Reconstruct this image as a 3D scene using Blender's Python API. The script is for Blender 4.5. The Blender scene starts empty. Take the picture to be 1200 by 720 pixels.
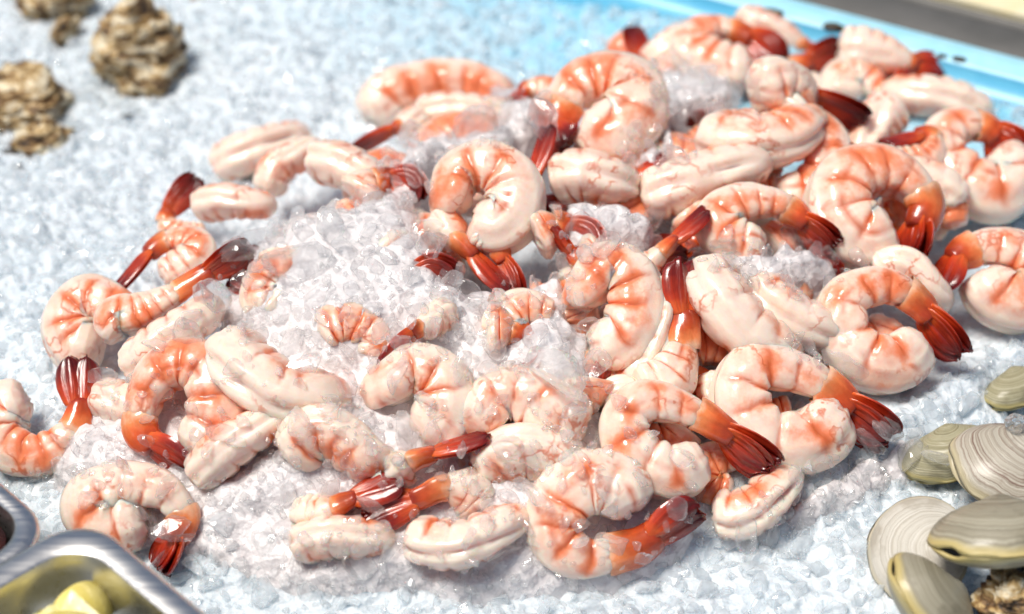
import bpy, bmesh, math, random
import numpy as np
from mathutils import Vector, Matrix, noise as mnoise
from mathutils.bvhtree import BVHTree
random.seed(7); rng = np.random.default_rng(7)
scene = bpy.context.scene
COL = scene.collection

# ---------------------------------------------------------------- camera, sky, sun, exposure
PITCH, DIST, HALF = math.radians(38), 0.88, 0.225
TGT = np.array([0, 0, .02])
FW = np.array([0, math.cos(PITCH), -math.sin(PITCH)])
CAM = TGT - FW * DIST
RT = np.array([1.0, 0, 0]); UP = np.cross(RT, FW)
TH = HALF / DIST
cam_d = bpy.data.cameras.new('camera'); cam = bpy.data.objects.new('camera', cam_d); COL.objects.link(cam)
cam.location = CAM; cam.rotation_euler = (math.pi / 2 - PITCH, 0, 0)
cam_d.sensor_width = 36; cam_d.lens = 18 / TH; cam_d.clip_start = .01; cam_d.clip_end = 50
cam_d.dof.use_dof = True; cam_d.dof.focus_distance = .80; cam_d.dof.aperture_fstop = 5.6
scene.camera = cam
w = bpy.data.worlds.new('World'); scene.world = w; w.use_nodes = True
nt = w.node_tree; sky = nt.nodes.new('ShaderNodeTexSky'); sky.sky_type = 'NISHITA'; sky.sun_disc = False
SUN_EL, SUN_AZ = math.radians(68), math.radians(-112)      # azimuth from +Y towards +X
sky.sun_elevation = SUN_EL; sky.sun_rotation = SUN_AZ
sky.air_density = 1.0; sky.dust_density = 3.0; sky.ozone_density = 1.0
bg = nt.nodes['Background']; bg.inputs['Strength'].default_value = .068
nt.links.new(sky.outputs[0], bg.inputs['Color'])
sun_d = bpy.data.lights.new('sun', 'SUN'); sun_d.energy = 3.8; sun_d.angle = math.radians(20); sun_d.color = (1, .95, .88)
sun = bpy.data.objects.new('sun', sun_d); COL.objects.link(sun)
sd = Vector((math.sin(SUN_AZ) * math.cos(SUN_EL), math.cos(SUN_AZ) * math.cos(SUN_EL), math.sin(SUN_EL)))
sun.rotation_euler = sd.to_track_quat('Z', 'Y').to_euler()
vs = scene.view_settings; vs.view_transform = 'Standard'; vs.look = 'None'; vs.exposure = 0.06; vs.gamma = 1
cy = scene.cycles; cy.use_denoising = True; cy.max_bounces = 14; cy.transmission_bounces = 12; cy.transparent_max_bounces = 40
cy.glossy_bounces = 8; cy.diffuse_bounces = 6; cy.caustics_refractive = True; cy.caustics_reflective = False; cy.blur_glossy = 1.0
cy.sample_clamp_indirect = 8

# ---------------------------------------------------------------- geometry of the view
def ray(px, py):
    d = FW + RT * (px - 600) / 600 * TH - UP * (py - 360) / 600 * TH
    return d / np.linalg.norm(d)
def at(px, py, z):
    d = ray(px, py); return CAM + d * (z - CAM[2]) / d[2]
def proj(p):
    v = np.asarray(p) - CAM; f = v @ FW
    return 600 + (v @ RT) / f / TH * 600, 360 - (v @ UP) / f / TH * 600
def pxsize(p): return ((np.asarray(p) - CAM) @ FW) * TH / 600
MC, MA, MB_, MANG, MH = np.array([.03, .026]), .278, .17, math.radians(20), .060
def H(x, y):
    dx, dy = x - MC[0], y - MC[1]; c, s = math.cos(MANG), math.sin(MANG)
    r2 = ((dx * c + dy * s) / MA) ** 2 + ((-dx * s + dy * c) / MB_) ** 2
    return MH * np.clip(1 - r2, 0, 1) ** .85
def unit(v): return v / (np.linalg.norm(v, axis=-1, keepdims=True) + 1e-12)
def smooth(a, b, x): t = np.clip((x - a) / (b - a), 0, 1); return t * t * (3 - 2 * t)
O0 = at(940, 0, .03)[:2]; ED = unit(at(1200, 68, .03)[:2] - O0); EN = np.array([-ED[1], ED[0]])      # outer rim line; EN points away
def ep(a, b): return O0 + ED * a + EN * b
def floor_z(b, a): return -.028 + .044 * smooth(-.15, -.055, b) * smooth(-.27, -.03, a)
def wall_ab(x, y): return (x - O0[0]) * ED[0] + (y - O0[1]) * ED[1], (x - O0[0]) * EN[0] + (y - O0[1]) * EN[1]
def tz_(a, b): return smooth(-.11, -.04, b) * smooth(-.27, -.03, a)
def G(x, y):
    a, b = wall_ab(x, y); return np.maximum(H(x, y), floor_z(b, a) * tz_(a, b) + .006)
def hit_mound(px, py, lift=0.0):
    d = ray(px, py); lo, hi = .3, 1.6
    ts = np.linspace(lo, hi, 700); P = CAM + ts[:, None] * d
    g = P[:, 2] - (G(P[:, 0], P[:, 1]) + lift)
    k = np.argmax(g < 0); t0, t1 = ts[k - 1], ts[k]
    for _ in range(25):
        tm = (t0 + t1) / 2; p = CAM + tm * d
        if p[2] - (G(p[0], p[1]) + lift) < 0: t1 = tm
        else: t0 = tm
    return CAM + t1 * d
def mound_n(x, y):
    e = .004; n = np.array([-(H(x + e, y) - H(x - e, y)) / (2 * e), -(H(x, y + e) - H(x, y - e)) / (2 * e), 1.0]); return n / np.linalg.norm(n)

# ---------------------------------------------------------------- materials
def mat(name):
    m = bpy.data.materials.new(name); m.use_nodes = True
    n = m.node_tree.nodes; return m, n, m.node_tree.links, n['Principled BSDF']
def N(n, t, **k):
    x = n.new('ShaderNode' + t)
    for a, b in k.items(): setattr(x, a, b)
    return x
def ramp(n, pts):
    r = n.new('ShaderNodeValToRGB'); e = r.color_ramp.elements
    while len(e) < len(pts): e.new(.5)
    for i, (p, c) in enumerate(pts): e[i].position = p; e[i].color = (*c, 1) if len(c) == 3 else c
    return r
def noise(n, l, co, scale, detail=4, rough=.55, w=None):
    x = N(n, 'TexNoise'); x.inputs['Scale'].default_value = scale; x.inputs['Detail'].default_value = detail; x.inputs['Roughness'].default_value = rough
    if w is not None: x.noise_dimensions = '4D'; l.new(w, x.inputs['W'])
    if co is not None: l.new(co, x.inputs['Vector'])
    return x
def mixc(n, l, fac, a, b):
    x = N(n, 'Mix', data_type='RGBA')
    for i, v in ((0, fac), (6, a), (7, b)):
        if hasattr(v, 'is_linked'): l.new(v, x.inputs[i])
        elif i == 0: x.inputs[0].default_value = v
        else: x.inputs[i].default_value = (*v, 1)
    return x.outputs[2]
def math_(n, l, op, a, b=None):
    x = N(n, 'Math', operation=op)
    for i, v in enumerate((a, b)):
        if v is None: continue
        if hasattr(v, 'is_linked'): l.new(v, x.inputs[i])
        else: x.inputs[i].default_value = v
    x.use_clamp = False
    return x.outputs[0]
def bump(n, l, h, strength, dist):
    b = N(n, 'Bump'); b.inputs['Strength'].default_value = strength; b.inputs['Distance'].default_value = dist; l.new(h, b.inputs['Height']); return b.outputs[0]
M = {}
# shrimp flesh
m, n, l, p = mat('shrimp_flesh'); M['flesh'] = m
tc = N(n, 'TexCoord'); oi = N(n, 'ObjectInfo'); wv = math_(n, l, 'MULTIPLY', oi.outputs['Random'], 40)
pink = N(n, 'Attribute', attribute_name='pink'); vein = N(n, 'Attribute', attribute_name='vein')
big = noise(n, l, tc.outputs['Object'], 75, 4, .6, wv); fine = noise(n, l, tc.outputs['Object'], 260, 4, .6, wv)
pm = math_(n, l, 'ADD', math_(n, l, 'MULTIPLY', pink.outputs['Fac'], .9), math_(n, l, 'MULTIPLY', math_(n, l, 'SUBTRACT', big.outputs['Fac'], .5), 2.1))
pr = ramp(n, [(.24, (0, 0, 0)), (.74, (1, 1, 1))]); l.new(pm, pr.inputs[0])
c0 = mixc(n, l, fine.outputs['Fac'], (.90, .77, .665), (.87, .67, .55))
c1 = mixc(n, l, pr.outputs[0], c0, (.88, .48, .34))
pr2 = ramp(n, [(.55, (0, 0, 0)), (.95, (1, 1, 1))]); l.new(pm, pr2.inputs[0])
c2 = mixc(n, l, math_(n, l, 'MULTIPLY', pr2.outputs[0], .8), c1, (.82, .20, .06))
wig = noise(n, l, tc.outputs['Object'], 95, 3, .5, math_(n, l, 'ADD', wv, 9.3))
ab = math_(n, l, 'ABSOLUTE', math_(n, l, 'SUBTRACT', wig.outputs['Fac'], .5))
vr = ramp(n, [(0, (1, 1, 1)), (.012, (.8, .8, .8)), (.035, (0, 0, 0))]); l.new(ab, vr.inputs[0])
gate = noise(n, l, tc.outputs['Object'], 55, 2, .5, math_(n, l, 'ADD', wv, 3.1)); gr = ramp(n, [(.53, (0, 0, 0)), (.64, (.85, .85, .85))]); l.new(gate.outputs['Fac'], gr.inputs[0])
vv = math_(n, l, 'MAXIMUM', math_(n, l, 'MULTIPLY', vr.outputs[0], gr.outputs[0]), vein.outputs['Fac'])
c3 = mixc(n, l, math_(n, l, 'MULTIPLY', vv, .9), c2, (.60, .12, .03))
l.new(c3, p.inputs['Base Color'])
p.inputs['Roughness'].default_value = .30; p.inputs['IOR'].default_value = 1.42
p.inputs['Subsurface Weight'].default_value = .8; p.inputs['Subsurface Radius'].default_value = (1, .42, .27); p.inputs['Subsurface Scale'].default_value = .006
p.inputs['Coat Weight'].default_value = .6; p.inputs['Coat Roughness'].default_value = .07
fb = noise(n, l, tc.outputs['Object'], 420, 5, .6, wv); fb2 = noise(n, l, tc.outputs['Object'], 150, 3, .6, wv); l.new(bump(n, l, math_(n, l, 'ADD', math_(n, l, 'MULTIPLY', fb2.outputs['Fac'], .8), fb.outputs['Fac']), .32, .0009), p.inputs['Normal'])
# tail shell / fins
def shellmat(name, cols, rough=.22):
    m, n, l, p = mat(name); M[name] = m
    tc = N(n, 'TexCoord'); oi = N(n, 'ObjectInfo'); wv = math_(n, l, 'MULTIPLY', oi.outputs['Random'], 40)
    al = N(n, 'Attribute', attribute_name='along'); ac = N(n, 'Attribute', attribute_name='across')
    ns = noise(n, l, tc.outputs['Object'], 130, 4, .6, wv)
    f = math_(n, l, 'ADD', al.outputs['Fac'], math_(n, l, 'MULTIPLY', math_(n, l, 'SUBTRACT', ns.outputs['Fac'], .5), .9))
    r = ramp(n, cols); l.new(f, r.inputs[0])
    st = noise(n, l, None, 1, 3); cmb = N(n, 'CombineXYZ'); l.new(math_(n, l, 'MULTIPLY', ac.outputs['Fac'], 5 if name == 'fin' else 2.2), cmb.inputs[0]); l.new(math_(n, l, 'MULTIPLY', al.outputs['Fac'], 1.2), cmb.inputs[1]); l.new(wv, cmb.inputs[2])
    l.new(cmb.outputs[0], st.inputs['Vector'])
    sr = ramp(n, [(.3, (.72, .72, .72)), (.7, (1.2, 1.12, 1.05))]); l.new(st.outputs['Fac'], sr.inputs[0])
    mx = N(n, 'Mix', data_type='RGBA', blend_type='MULTIPLY'); mx.inputs[0].default_value = 1; l.new(r.outputs[0], mx.inputs[6]); l.new(sr.outputs[0], mx.inputs[7])
    l.new(mx.outputs[2], p.inputs['Base Color'])
    p.inputs['Roughness'].default_value = rough; p.inputs['Coat Weight'].default_value = .4; p.inputs['Coat Roughness'].default_value = .08
    p.inputs['Subsurface Weight'].default_value = .35; p.inputs['Subsurface Radius'].default_value = (1, .25, .1); p.inputs['Subsurface Scale'].default_value = .003
    l.new(bump(n, l, st.outputs['Fac'], .5, .0009), p.inputs['Normal'])
shellmat('shell', [(0, (.84, .50, .33)), (.2, (.78, .25, .085)), (.55, (.60, .10, .022)), (1, (.32, .032, .012))])
shellmat('fin', [(0, (.68, .12, .022)), (.3, (.48, .042, .010)), (.7, (.23, .014, .007)), (1, (.10, .006, .005))])
# ice
m, n, l, p = mat('ice_bed'); M['bed'] = m
tc = N(n, 'TexCoord')
a = noise(n, l, tc.outputs['Object'], 160, 4, .6); v = N(n, 'TexVoronoi'); v.inputs['Scale'].default_value = 210; l.new(tc.outputs['Object'], v.inputs['Vector'])
r = ramp(n, [(.3, (.60, .68, .735)), (.65, (.74, .80, .845))]); l.new(a.outputs['Fac'], r.inputs[0]); tint_at = N(n, 'Attribute', attribute_name='thin'); l.new(mixc(n, l, tint_at.outputs['Fac'], r.outputs[0], (.26, .60, .78)), p.inputs['Base Color'])      # tray seen through the ice is painted in as blue base colour
p.inputs['Roughness'].default_value = .28; p.inputs['IOR'].default_value = 1.31
p.inputs['Subsurface Weight'].default_value = .5; p.inputs['Subsurface Radius'].default_value = (.7, .9, 1); p.inputs['Subsurface Scale'].default_value = .006
hh = math_(n, l, 'ADD', math_(n, l, 'MULTIPLY', v.outputs['Distance'], .7), a.outputs['Fac']); l.new(bump(n, l, hh, .9, .003), p.inputs['Normal'])
def icemat(name, white, rough, hi, refr, col=(.95, .95, .95)):
    m, n, l, p = mat(name); M[name] = m
    tc = N(n, 'TexCoord'); a = noise(n, l, tc.outputs['Object'], 85, 3, .6); b = noise(n, l, tc.outputs['Object'], 420, 3, .6)
    nb = bump(n, l, b.outputs['Fac'], .18, .0008)
    ge = N(n, 'NewGeometry'); front = math_(n, l, 'SUBTRACT', 1.0, ge.outputs['Backfacing'])
    tr = N(n, 'BsdfTransparent'); tr.inputs[0].default_value = (.985, .992, .995, 1)
    gb = N(n, 'BsdfGlass'); gb.inputs['IOR'].default_value = 1.27; gb.inputs['Roughness'].default_value = rough; l.new(nb, gb.inputs['Normal'])
    m1 = N(n, 'MixShader'); m1.inputs[0].default_value = refr; l.new(tr.outputs[0], m1.inputs[1]); l.new(gb.outputs[0], m1.inputs[2])
    df = N(n, 'BsdfDiffuse'); df.inputs[0].default_value = (*col, 1); l.new(nb, df.inputs['Normal'])
    tl = N(n, 'BsdfTranslucent'); tl.inputs[0].default_value = (*col, 1)
    wm = N(n, 'MixShader'); wm.inputs[0].default_value = .5; l.new(df.outputs[0], wm.inputs[1]); l.new(tl.outputs[0], wm.inputs[2])
    fr = ramp(n, [(.40, (white,) * 3), (.68, (hi,) * 3)]); l.new(a.outputs['Fac'], fr.inputs[0])
    lw = N(n, 'LayerWeight'); lw.inputs['Blend'].default_value = .35; l.new(nb, lw.inputs['Normal'])
    wf = math_(n, l, 'ADD', fr.outputs[0], math_(n, l, 'MULTIPLY', math_(n, l, 'MULTIPLY', lw.outputs['Facing'], .34), front))
    m2 = N(n, 'MixShader'); l.new(wf, m2.inputs[0]); l.new(m1.outputs[0], m2.inputs[1]); l.new(wm.outputs[0], m2.inputs[2])
    gl = N(n, 'BsdfGlossy'); gl.inputs['Roughness'].default_value = .045; l.new(nb, gl.inputs['Normal'])
    f0 = N(n, 'Fresnel'); f0.inputs['IOR'].default_value = 1.5; l.new(nb, f0.inputs['Normal'])
    m3 = N(n, 'MixShader'); l.new(math_(n, l, 'MULTIPLY', f0.outputs[0], front), m3.inputs[0]); l.new(m2.outputs[0], m3.inputs[1]); l.new(gl.outputs[0], m3.inputs[2])
    l.new(m3.outputs[0], n['Material Output'].inputs['Surface'])
icemat('ice_grain', .05, .02, .55, .32, (.88, .93, .96))
icemat('ice_heap', .03, .008, .26, .3)
icemat('ice_clear', .0, .01, .06, .7)
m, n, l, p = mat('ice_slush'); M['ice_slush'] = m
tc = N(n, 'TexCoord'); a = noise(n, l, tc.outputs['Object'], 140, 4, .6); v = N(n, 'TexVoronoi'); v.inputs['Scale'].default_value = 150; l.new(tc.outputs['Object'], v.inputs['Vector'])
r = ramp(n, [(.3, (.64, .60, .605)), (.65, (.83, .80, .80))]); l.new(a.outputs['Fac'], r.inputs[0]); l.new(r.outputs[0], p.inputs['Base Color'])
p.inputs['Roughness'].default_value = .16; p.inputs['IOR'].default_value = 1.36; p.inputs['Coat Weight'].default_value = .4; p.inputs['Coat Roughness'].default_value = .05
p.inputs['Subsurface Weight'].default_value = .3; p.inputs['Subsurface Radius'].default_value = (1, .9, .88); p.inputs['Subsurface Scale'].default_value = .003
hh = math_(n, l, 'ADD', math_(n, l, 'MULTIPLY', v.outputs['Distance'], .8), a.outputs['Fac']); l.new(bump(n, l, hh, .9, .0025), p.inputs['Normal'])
# plain ones
def simple(name, col, rough, metal=0, nz=None, coat=0, bmp=0):
    m, n, l, p = mat(name); M[name] = m
    p.inputs['Base Color'].default_value = (*col, 1); p.inputs['Roughness'].default_value = rough; p.inputs['Metallic'].default_value = metal; p.inputs['Coat Weight'].default_value = coat
    if nz:
        sc, c2 = nz; tc = N(n, 'TexCoord'); a = noise(n, l, tc.outputs['Object'], sc, 5, .6); r = ramp(n, [(.35, col), (.68, c2)]); l.new(a.outputs['Fac'], r.inputs[0]); l.new(r.outputs[0], p.inputs['Base Color'])
        if bmp: l.new(bump(n, l, a.outputs['Fac'], .6, bmp), p.inputs['Normal'])
    return m, n, l, p
simple('blue_plastic', (.10, .45, .70), .32, nz=(30, (.16, .55, .78)))
simple('rim_plastic', (.34, .70, .86), .35, nz=(60, (.45, .78, .90)))
m, n, l, p = simple('steel', (.80, .79, .76), .24, 1)
tc = N(n, 'TexCoord'); mp = N(n, 'Mapping'); mp.inputs['Scale'].default_value = (1, 60, 60); l.new(tc.outputs['Object'], mp.inputs[0]); a = noise(n, l, mp.outputs[0], 12, 4); rr = ramp(n, [(.3, (.26,) * 3), (.7, (.44,) * 3)]); l.new(a.outputs['Fac'], rr.inputs[0]); l.new(rr.outputs[0], p.inputs['Roughness'])
simple('counter_steel', (.12, .118, .11), .55, .35, nz=(25, (.17, .165, .155)))
simple('cream_board', (.86, .80, .62), .45, nz=(40, (.80, .70, .42)))
simple('sauce', (.05, .008, .004), .2, nz=(90, (.09, .014, .008)), bmp=.002)
simple('lemon_rind', (.74, .60, .12), .38, nz=(200, (.80, .68, .22)), coat=.2, bmp=.001)
simple('lemon_flesh', (.86, .78, .30), .25, nz=(160, (.90, .86, .58)), coat=.4, bmp=.001)
simple('dark_grit', (.03, .025, .02), .5, nz=(300, (.10, .07, .04)))
# oyster
m, n, l, p = mat('oyster_shell'); M['oyster'] = m
tc = N(n, 'TexCoord'); mp = N(n, 'Mapping'); mp.inputs['Scale'].default_value = (1, 1, 3.2); l.new(tc.outputs['Object'], mp.inputs[0])
a = noise(n, l, mp.outputs[0], 70, 5, .65); r = ramp(n, [(.38, (.03, .018, .010)), (.45, (.22, .12, .045)), (.51, (.55, .38, .16)), (.58, (.80, .72, .54))]); l.new(a.outputs['Fac'], r.inputs[0]); l.new(r.outputs[0], p.inputs['Base Color'])
p.inputs['Roughness'].default_value = .5; l.new(bump(n, l, a.outputs['Fac'], .9, .004), p.inputs['Normal'])
# clam
def clammat(name, c_dark, c_mid, c_light, lip, rings=34):
    m, n, l, p = mat(name); M[name] = m
    tc = N(n, 'TexCoord'); rg = N(n, 'Attribute', attribute_name='ring'); oi = N(n, 'ObjectInfo')
    a = noise(n, l, tc.outputs['Object'], 70, 4, .6)
    cb = N(n, 'CombineXYZ'); l.new(math_(n, l, 'MULTIPLY', math_(n, l, 'ADD', rg.outputs['Fac'], math_(n, l, 'MULTIPLY', a.outputs['Fac'], .085)), rings), cb.inputs[0]); l.new(math_(n, l, 'MULTIPLY', oi.outputs['Random'], 30), cb.inputs[1])
    b = noise(n, l, cb.outputs[0], 1, 4, .7)
    r = ramp(n, [(.32, c_dark), (.5, c_mid), (.66, c_light)]); l.new(b.outputs['Fac'], r.inputs[0])
    st = noise(n, l, tc.outputs['Object'], 45, 4, .6); sr = ramp(n, [(.52, (0, 0, 0)), (.62, (1, 1, 1))]); l.new(st.outputs['Fac'], sr.inputs[0])
    c = mixc(n, l, math_(n, l, 'MULTIPLY', sr.outputs[0], .7), r.outputs[0], c_dark)
    lr = ramp(n, [(.93, (0, 0, 0)), (.97, (1, 1, 1))]); l.new(rg.outputs['Fac'], lr.inputs[0])
    l.new(mixc(n, l, lr.outputs[0], c, lip), p.inputs['Base Color'])
    p.inputs['Roughness'].default_value = .42; p.inputs['Coat Weight'].default_value = .25; p.inputs['Coat Roughness'].default_value = .2
    l.new(bump(n, l, b.outputs['Fac'], .6, .0012), p.inputs['Normal'])
clammat('clam_olive', (.20, .18, .10), (.36, .33, .20), (.50, .47, .33), (.44, .37, .15), 60)
clammat('clam_pale', (.36, .32, .25), (.54, .51, .44), (.64, .61, .54), (.56, .50, .37), 34)
clammat('clam_grey', (.17, .15, .10), (.32, .29, .21), (.45, .42, .32), (.52, .42, .17), 48)
clammat('clam_brown', (.17, .09, .065), (.44, .40, .32), (.58, .54, .46), (.50, .44, .28), 36)

# ---------------------------------------------------------------- mesh helpers
def link(name, verts, faces, material, parent=None, smooth=True, attrs=None, origin=None):
    me = bpy.data.meshes.new(name); V = np.asarray(verts, float)
    if origin is not None: V = V - np.asarray(origin)
    me.from_pydata([tuple(v) for v in V], [], faces); me.materials.append(material)
    if smooth: me.polygons.foreach_set('use_smooth', [True] * len(me.polygons))
    for k, a in (attrs or {}).items():
        at_ = me.attributes.new(k, 'FLOAT', 'POINT'); at_.data.foreach_set('value', np.asarray(a, np.float32))
    me.update()
    o = bpy.data.objects.new(name, me); COL.objects.link(o)
    if parent: o.parent = parent
    elif origin is not None: o.location = origin
    return o
def thing(name, label, cat, loc, group=None):
    o = bpy.data.objects.new(name, None); COL.objects.link(o); o.location = loc; o.empty_display_size = .01
    return tag(o, label, cat, group)
def tag(o, label, cat, group=None):
    o['label'] = label; o['category'] = cat
    if group: o['group'] = group
    return o
def kind(o, k): o['kind'] = k; return o
def unit(v): return v / (np.linalg.norm(v, axis=-1, keepdims=True) + 1e-12)
def grid_faces(nu, nv, wrap=True):
    f = []
    for i in range(nu - 1):
        for j in range(nv if wrap else nv - 1):
            k = (j + 1) % nv; f.append((i * nv + j, i * nv + k, (i + 1) * nv + k, (i + 1) * nv + j))
    return f
def spline(P, m):
    P = np.asarray(P, float); Q = np.vstack([2 * P[0] - P[1], P, 2 * P[-1] - P[-2]]); out = []
    for i in range(1, len(Q) - 2):
        p0, p1, p2, p3 = Q[i - 1:i + 3]; t = np.linspace(0, 1, 24, endpoint=False)[:, None]
        out.append(.5 * ((2 * p1) + (-p0 + p2) * t + (2 * p0 - 5 * p1 + 4 * p2 - p3) * t * t + (-p0 + 3 * p1 - 3 * p2 + p3) * t ** 3))
    S = np.vstack(out + [P[-1:]])
    d = np.r_[0, np.cumsum(np.linalg.norm(np.diff(S, axis=0), axis=1))]
    u = np.linspace(0, d[-1], m); return np.stack([np.interp(u, d, S[:, k]) for k in range(3)], 1), d[-1]

# ---------------------------------------------------------------- structure: counter, tray, ice bed
def box(name, cs, z0, z1, material, parent=None):
    v = [(c[0], c[1], z0) for c in cs] + [(c[0], c[1], z1) for c in cs]; k = len(cs)
    f = [tuple(range(k))[::-1], tuple(range(k, 2 * k))] + [(i, (i + 1) % k, k + (i + 1) % k, k + i) for i in range(k)]
    return link(name, v, f, material, parent, smooth=False)
kind(box('counter', [(-2, -2), (2, -2), (2, 2), (-2, 2)], -.12, -.08, M['counter_steel']), 'structure')
tray = thing('display_tray', 'pale blue plastic tray edge bordering the crushed ice', 'tray', (*ep(.1, 0), .03))
def pstrip(name, prof, material, a0, a1, parent, origin):
    n_ = 60; vs = []
    for i in range(n_):
        a = a0 + (a1 - a0) * i / (n_ - 1)
        for (b, z) in prof: q = ep(a, b); vs.append((q[0], q[1], z))
    return link(name, vs, grid_faces(n_, len(prof), False), material, parent, attrs=None, origin=origin)
tro = np.array((*ep(.1, 0), .03))
pstrip('rim', [(-.0215, .024), (-.0215, .0285), (-.0200, .0300), (-.002, .0302), (0, .029), (.0005, .026), (.0005, -.03)], M['rim_plastic'], -1.2, .8, tray, tro)
pstrip('wall', [(-.0225, .0295), (-.0235, .026), (-.028, .022), (-.034, .0175), (-.036, -.035)], M['blue_plastic'], -1.2, .8, tray, tro)
lip = thing('steel_counter_edge', 'dull grey steel counter edge running behind the blue rim', 'counter edge', (*ep(.1, .02), .02))
lo = np.array((*ep(.1, .02), .02))
pstrip('edge_strip', [(.003, -.08), (.003, .018), (.006, .021), (.037, .0225), (.041, .0215), (.0425, .017)], M['counter_steel'], -1.2, .8, lip, lo)
pstrip('edge_bead', [(.0432, .017), (.0445, .0225), (.0465, .0232), (.0485, .0215), (.049, .015), (.049, -.08)], M['counter_steel'], -1.2, .8, lip, lo)
bd = thing('serving_board', 'cream board with yellow edge behind the steel counter edge', 'board', (*ep(.2, .1), .03))
box('board_top', [ep(a, b) - np.array(ep(.2, .1)) for a, b in ((.0, .052), (.5, .052), (.5, .2), (0, .2))], -.02, -.006, M['cream_board'], bd)

def worley(x, y, cell, seed):
    ix, iy = np.floor(x / cell).astype(int), np.floor(y / cell).astype(int); best = np.full(x.shape, 9e9); val = np.zeros(x.shape)
    for dx in (-1, 0, 1):
        for dy in (-1, 0, 1):
            h = ((ix + dx) * 73856093 ^ (iy + dy) * 19349663 ^ seed * 83492791) & 0x7fffffff
            h2 = (h * 1103515245 + 12345) & 0x7fffffff; h3 = (h2 * 1103515245 + 12345) & 0x7fffffff
            px = (ix + dx + (h % 9973) / 9973) * cell; py = (iy + dy + (h2 % 9973) / 9973) * cell
            d = (x - px) ** 2 + (y - py) ** 2; m_ = d < best; best = np.where(m_, d, best); val = np.where(m_, (h3 % 9973) / 9973, val)
    return np.sqrt(best) / cell, val
BLUE = at(760, 5, 0)[:2]
DIP = at(1150, 700, 0)[:2]
def bed_z(x, y):
    h = H(x, y); z = np.where(h < .02, h * .75, .015 - (h - .02) * .6)
    b = (x - O0[0]) * EN[0] + (y - O0[1]) * EN[1]; a = (x - O0[0]) * ED[0] + (y - O0[1]) * ED[1]
    z = z + .006 * np.sin(x * 23 + 1) * np.sin(y * 19)
    tz = tz_(a, b); z = z * (1 - tz) + (floor_z(b, a) + .0066) * tz + .024 * smooth(-.13, -.045, b) * (1 - smooth(-.27, -.03, a))
    z = z - .05 * smooth(.018, .006, np.hypot(x - DIP[0], y - DIP[1]))
    return z
def axis(lo, hi, a, b, fine, coarse): return np.r_[np.arange(lo, a, coarse), np.arange(a, b, fine), np.arange(b, hi, coarse)]
bs_ = np.r_[np.linspace(-1.1, -.32, 12), np.linspace(-.30, -.03, 60)]
as_ = np.linspace(-1.2, .8, 120); fv = [(*ep(a_, b_), float(floor_z(np.array(b_), np.array(a_)))) for a_ in as_ for b_ in bs_[::-1]]
link('floor', fv, grid_faces(120, len(bs_), False), M['blue_plastic'], tray, origin=tro)
xs = axis(-.75, .75, -.36, .36, .0021, .012); ys = axis(-.42, .62, -.25, .38, .0021, .012)
X, Y = np.meshgrid(xs, ys); inside = ((X - O0[0]) * EN[0] + (Y - O0[1]) * EN[1]) < -.034
w1, c1_ = worley(X, Y, .013, 1); w2, c2_ = worley(X, Y, .006, 2)
Z = bed_z(X, Y) + .0030 * (1 - w1 ** 2) + .0028 * (c1_ - .5) + .0016 * (1 - w2 ** 2) + .0018 * (c2_ - .5) - .004
av_, bv_ = wall_ab(X, Y); tn_ = .9 * smooth(-.19, -.04, bv_) * smooth(-.36, -.04, av_); TRAY_TINT = np.clip(tn_ * (1.1 - .5 * (c1_ + w1 - .7)), 0, 1)  # mask for the painted see-through blue, stronger toward the tray wall
idx = np.arange(X.size).reshape(X.shape)
q = np.stack([idx[:-1, :-1], idx[:-1, 1:], idx[1:, 1:], idx[1:, :-1]], -1).reshape(-1, 4)
q = q[inside.ravel()[q].all(1)]
bed = kind(link('crushed_ice_bed', np.stack([X, Y, Z], -1).reshape(-1, 3), q.tolist(), M['bed'], attrs={'thin': TRAY_TINT.ravel()}), 'stuff')

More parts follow.
